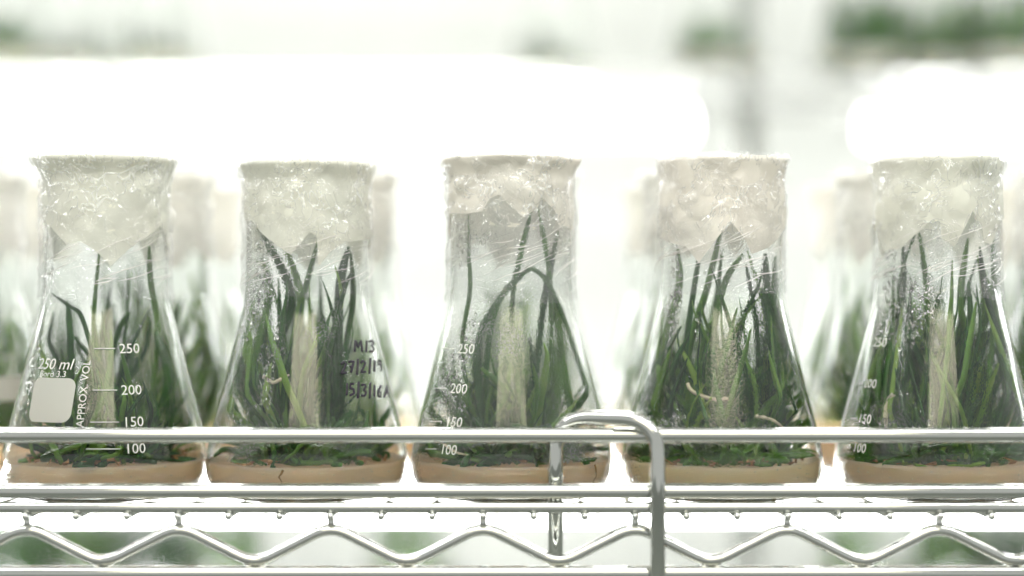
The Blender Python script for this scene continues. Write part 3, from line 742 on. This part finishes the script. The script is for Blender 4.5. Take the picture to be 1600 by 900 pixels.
def hand(s, x, y, sz, slope, advs=1.0):
    bm = bmesh.new(); k = sz/10
    for ch in s:
        for st in GL[ch]: strip(None, [(x+u*k*advs, y-v*k-slope*u*k) for u, v in st], 1.2, '', None, cx, bm=bm)
        a = {'M': 9, '|': 4.2, '1': 3.6}.get(ch, 6.2)*k*advs; x += a; y -= slope*a
    return obj('handwriting', bm, INK, fl)
hand('M13', 554, 546, 18, -.03, 1.0)
hand('27|2|19', 533, 580, 18, .05, 1.02)
hand('15|3|16A', 540, 615, 19, -.06, .92)

# ------------------------------------------------------------------ rows behind, on the same shelf
e_back = edge_fn([(-1.57, 112), (-.9, 108), (-.4, 98), (0, 112), (.5, 100), (1, 110), (1.57, 106)], 5)
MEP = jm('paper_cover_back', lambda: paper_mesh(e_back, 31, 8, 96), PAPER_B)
MEF = jm('film_wrap_back', lambda: film_mesh(44, 104, 130, 28, .3), FILM)
MEA_T = jm('agar_back', lambda: agar_mesh(LEVEL, 9), AGAR[0]); MEA_W = jm('agar_far', lambda: agar_mesh(LEVEL, 9), AGAR[3])
def back_flask(cx, y, label, clabel, glass, style, group, gc, rot=0, parts=True, seed=0, z=0, far=False):
    MEA = MEA_W if z else MEA_T
    fl = thing('erlenmeyer_flask', label, 'flask', (cx, y, z), group, rot)
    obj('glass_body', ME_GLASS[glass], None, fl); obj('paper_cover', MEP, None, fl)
    if parts: obj('film_wrap', MEF, None, fl)
    if parts and glass != 'clear': obj('condensation_mist', jm('mist_'+glass, mist_mesh, MIST[glass]), None, fl)
    obj('agar_gel', MEA, None, fl)
    if style is None: return fl
    cl = thing('seedling_clump', clabel, 'seedlings', (cx, y, z), gc, rot)
    n, m, lo, hi, wd = style
    if parts:
        rr = random.Random(seed+500)
        for k in range(n):
            bm = bmesh.new(); add_leaf(bm, leaf_pts(rr, rr.uniform(lo, hi), 25), rr.uniform(.7, 1.3)*wd, rr); obj('leaf', bm, m if rr.random() < .75 else MID, cl)
    else:
        obj('leaf_bunch', jm('bunch_%d_%s_%d' % (seed % 3, m.name, n), lambda: tall_mesh(seed % 3+60, n, lo, hi, wd), m), None, cl, kind='stuff')
    obj('leaf_tangle', jm('tangle_%s' % m.name, lambda: tangle_mesh(71, 60, 28, 12), m), None, cl, kind='stuff')
    return fl
G2, G3 = 'flasks in the second row of the shelf', 'flasks in the third row of the shelf'
GC2, GC3 = 'seedling clumps in the second row flasks', 'seedling clumps in the third row flasks'
colx = [-267, -175, -86, 3, 92, 187, 275]
dense = (52, LEAF, 50, 104, 2.0); green = (50, LEAF, 40, 92, 2.0); pale = (28, MID, 40, 88, 1.8); bushy = (60, MID, 30, 72, 1.4)
names2 = ['cut off by the left edge, with white print', 'seen between the printed flask and the dated flask', 'behind the gap right of the dated flask', 'behind the fogged middle flask', 'behind the unprinted flask right of the loop', 'seen left of the rightmost front flask', 'cut off by the right edge']
row2 = []
for k, (x, st, g) in enumerate(zip(colx, (bushy, dense, pale, pale, pale, green, dense), ('clear', 'clear', 'mid', 'mid', 'mid', 'clear', 'mid'))):
    row2.append(back_flask(x, 90, 'second-row flask '+names2[k], 'leaves in the second-row flask '+names2[k].split(', with')[0], g, st, G2, GC2, rnd.uniform(0, 6.28), True, k))
names3 = ['at the far left', 'behind the second-row flask of dark leaves', 'blurred right of the dated flask', 'hidden behind the middle column', 'behind the flask right of the loop', 'blurred left of the rightmost column', 'at the far right edge']
for k, x in enumerate(colx):
    back_flask(x+rnd.uniform(-5, 5), 181, 'third-row flask '+names3[k], 'pale leaves in the third-row flask '+names3[k], 'clear', (44, MID, 38, 84, 1.9) if k not in (0, 6) else green, G3, GC3, rnd.uniform(0, 6.28), False, k)
# print on the second row's left flask (its empty is turned, so print goes on an unturned copy of the frame)
f2 = row2[0]; f2.rotation_euler = (0, 0, 0)
put_text(f2, '250', 0, 568, colx[0], 6.6, 'volume_print', cyo=90); put_text(f2, 'ml', 8, 583, colx[0], 5.6, 'volume_print', cyo=90)
patch(f2, colx[0], -34, 587, 37, 628, 90)

# ------------------------------------------------------------------ lamps
def tube_light(label, x0, x1, y, h, r, m, group=None, holder=True):
    t = thing('tube_light', label, 'tube light', ((x0+x1)/2, y, h), group); hw = (x1-x0)/2
    bm = bmesh.new(); add_tube(bm, [Vector((-hw+2*hw*k/6, 0, 0)) for k in range(7)], r, 20); obj('lamp_tube', bm, m, t)
    for s in (-1, 1):
        bm = bmesh.new(); add_tube(bm, [Vector((s*hw, 0, 0)), Vector((s*(hw+12), 0, 0))], r*1.02, 20); obj('end_cap', bm, WHITEP, t)
    if holder:
        bm = bmesh.new(); box(bm, (0, 0, r+14), (2*hw+30, r*2.2, 20)); obj('lamp_housing', bm, WHITEP, t, smooth=False)
    return t
tube_light('lit white tube under the shelf, nearer of the two', -620, 620, 180, -28, 12, TUBE3, holder=False)
tube_light('lit white tube under the shelf, farther of the two', -620, 620, 300, -28, 13, TUBE3, holder=False)
tube_light('lit tube of the far rack ending above the middle flask', -1160, 39, 700, 240, 18, TUBE, holder=False)
tube_light('lit tube of the far rack ending above the tube loop', -1014, 186, 1000, 262, 14, TUBE, holder=False)
tube_light('lit tube of the far rack above the rightmost flasks', 370, 1570, 1000, 258, 14, TUBE, holder=False)
tube_light('lit tube of the far rack at the right edge', 455, 1655, 700, 238, 18, TUBE, holder=False)
tube_light('lit tube mounted over the front row of flasks', -620, 620, -230, 430, 13, TUBE2)
tube_light('lit tube mounted over the rear rows of flasks', -620, 620, 230, 330, 13, TUBE2)
# room light behind the photographer, mirrored as a pale column in every flask
t = thing('ceiling_light', 'louvred ceiling light mirrored as a cream column in each flask', 'ceiling light', (0, -1500, 1010))
t.rotation_euler = (R(58), 0, 0)
bm = bmesh.new(); box(bm, (0, 0, 0), (1150, 560, 10)); obj('diffuser', bm, PANEL, t, smooth=False)
bm = bmesh.new()
for s in (-1, 1): box(bm, (s*587, 0, 10), (24, 608, 60)); box(bm, (0, s*292, 10), (1150, 24, 60))
obj('light_frame', bm, WHITEP, t, smooth=False)
bm = bmesh.new(); box(bm, (0, 0, 0), (1150, 5, 24)); me_l = bpy.data.meshes.new('louvre'); bm.to_mesh(me_l); bm.free(); me_l.materials.append(WHITEP)
for k in range(19): obj('louvre', me_l, None, t, smooth=False, loc=(0, -261+29*k, -18))

# ------------------------------------------------------------------ far rack
def far_shelf(label, y, h, depth=320, x0=-900, x1=900):
    t = thing('wire_shelf', label, 'shelf', (0, y, h), 'shelves of the far rack')
    for (yy, hh) in ((0, 0), (0, -26), (depth, 0)):
        bm = bmesh.new(); add_tube(bm, [Vector((x0, yy, hh-4)), Vector((0, yy, hh-4)), Vector((x1, yy, hh-4))], 3.2, 10); obj('front_rail' if yy == 0 else 'back_rail', bm, CHROME, t)
    bm = bmesh.new()
    for k in range(int((x1-x0)/26)): add_tube(bm, [Vector((x0+26*k, 0, -1.5)), Vector((x0+26*k, depth, -1.5))], 1.5, 5)
    obj('deck_wires', bm, CHROME, t, kind='stuff'); return t
far_shelf('blurred far wire shelf at the top of the picture', 720, 284)
far_shelf('blurred far wire shelf below the front shelf', 720, -190)
for x, lb in ((228, 'blurred grey rack post standing above the unprinted flask'),):
    t = thing('rack_post', lb, 'post', (x, 860, -1200))
    bm = bmesh.new(); add_tube(bm, [Vector((0, 0, 0)), Vector((0, 0, 1000)), Vector((0, 0, 2100))], 12.5, 20); obj('post_tube', bm, CHROME, t)
    bm = bmesh.new(); add_tube(bm, [Vector((0, 0, 0)), Vector((0, 0, 30))], 20, 20); obj('post_foot', bm, WHITEP, t)
GU = 'blurred flasks on the far upper shelf'; GL_ = 'blurred flasks on the far lower shelf'; GUC = 'blurred seedlings on the far upper shelf'; GLC = 'blurred seedlings on the far lower shelf'
dn = (70, LEAF, 30, 75, 2.6); md = (70, MID, 30, 75, 2.6)
for px, y, st, nm in ((10, 760, (30, LEAF, 25, 50, 2.2), 'in the top left corner'), (115, 800, (14, LEAF, 25, 45, 2.0), 'second from the top left corner'), (245, 790, (12, LEAF, 25, 45, 2.0), 'third from the top left corner'), (865, 850, (12, LEAF, 25, 50, 2.0), 'above the middle flask'), (1120, 770, (30, LEAF, 25, 50, 2.2), 'above the gap left of the top right group'),
                      (1350, 760, dn, 'leftmost of the green top right group'), (1462, 790, md, 'in the middle of the green top right group'), (1570, 760, dn, 'in the top right corner')):
    x = (px-800)/FPX*(CAM_D+y)
    back_flask(x, y, 'far upper shelf flask '+nm, 'blurred green seedlings '+nm, 'clear', st, GU, GUC, rnd.uniform(0, 6), False, int(px), 284)
for px, y, st, nm in ((20, 760, dn, 'at the bottom left corner'), (130, 800, md, 'second from the bottom left'), (245, 770, dn, 'third from the bottom left'), (350, 800, pale, 'under the dated flask'), (640, 800, pale, 'under the middle flask'),
                      (1340, 780, pale, 'under the rightmost front flask'), (1480, 790, md, 'second from the bottom right'), (1600, 760, dn, 'at the bottom right corner')):
    x = (px-800)/FPX*(CAM_D+y)
    back_flask(x, y, 'far lower shelf flask '+nm, 'blurred green seedlings '+nm, 'clear', st, GL_, GLC, rnd.uniform(0, 6), False, int(px)+1, -190)
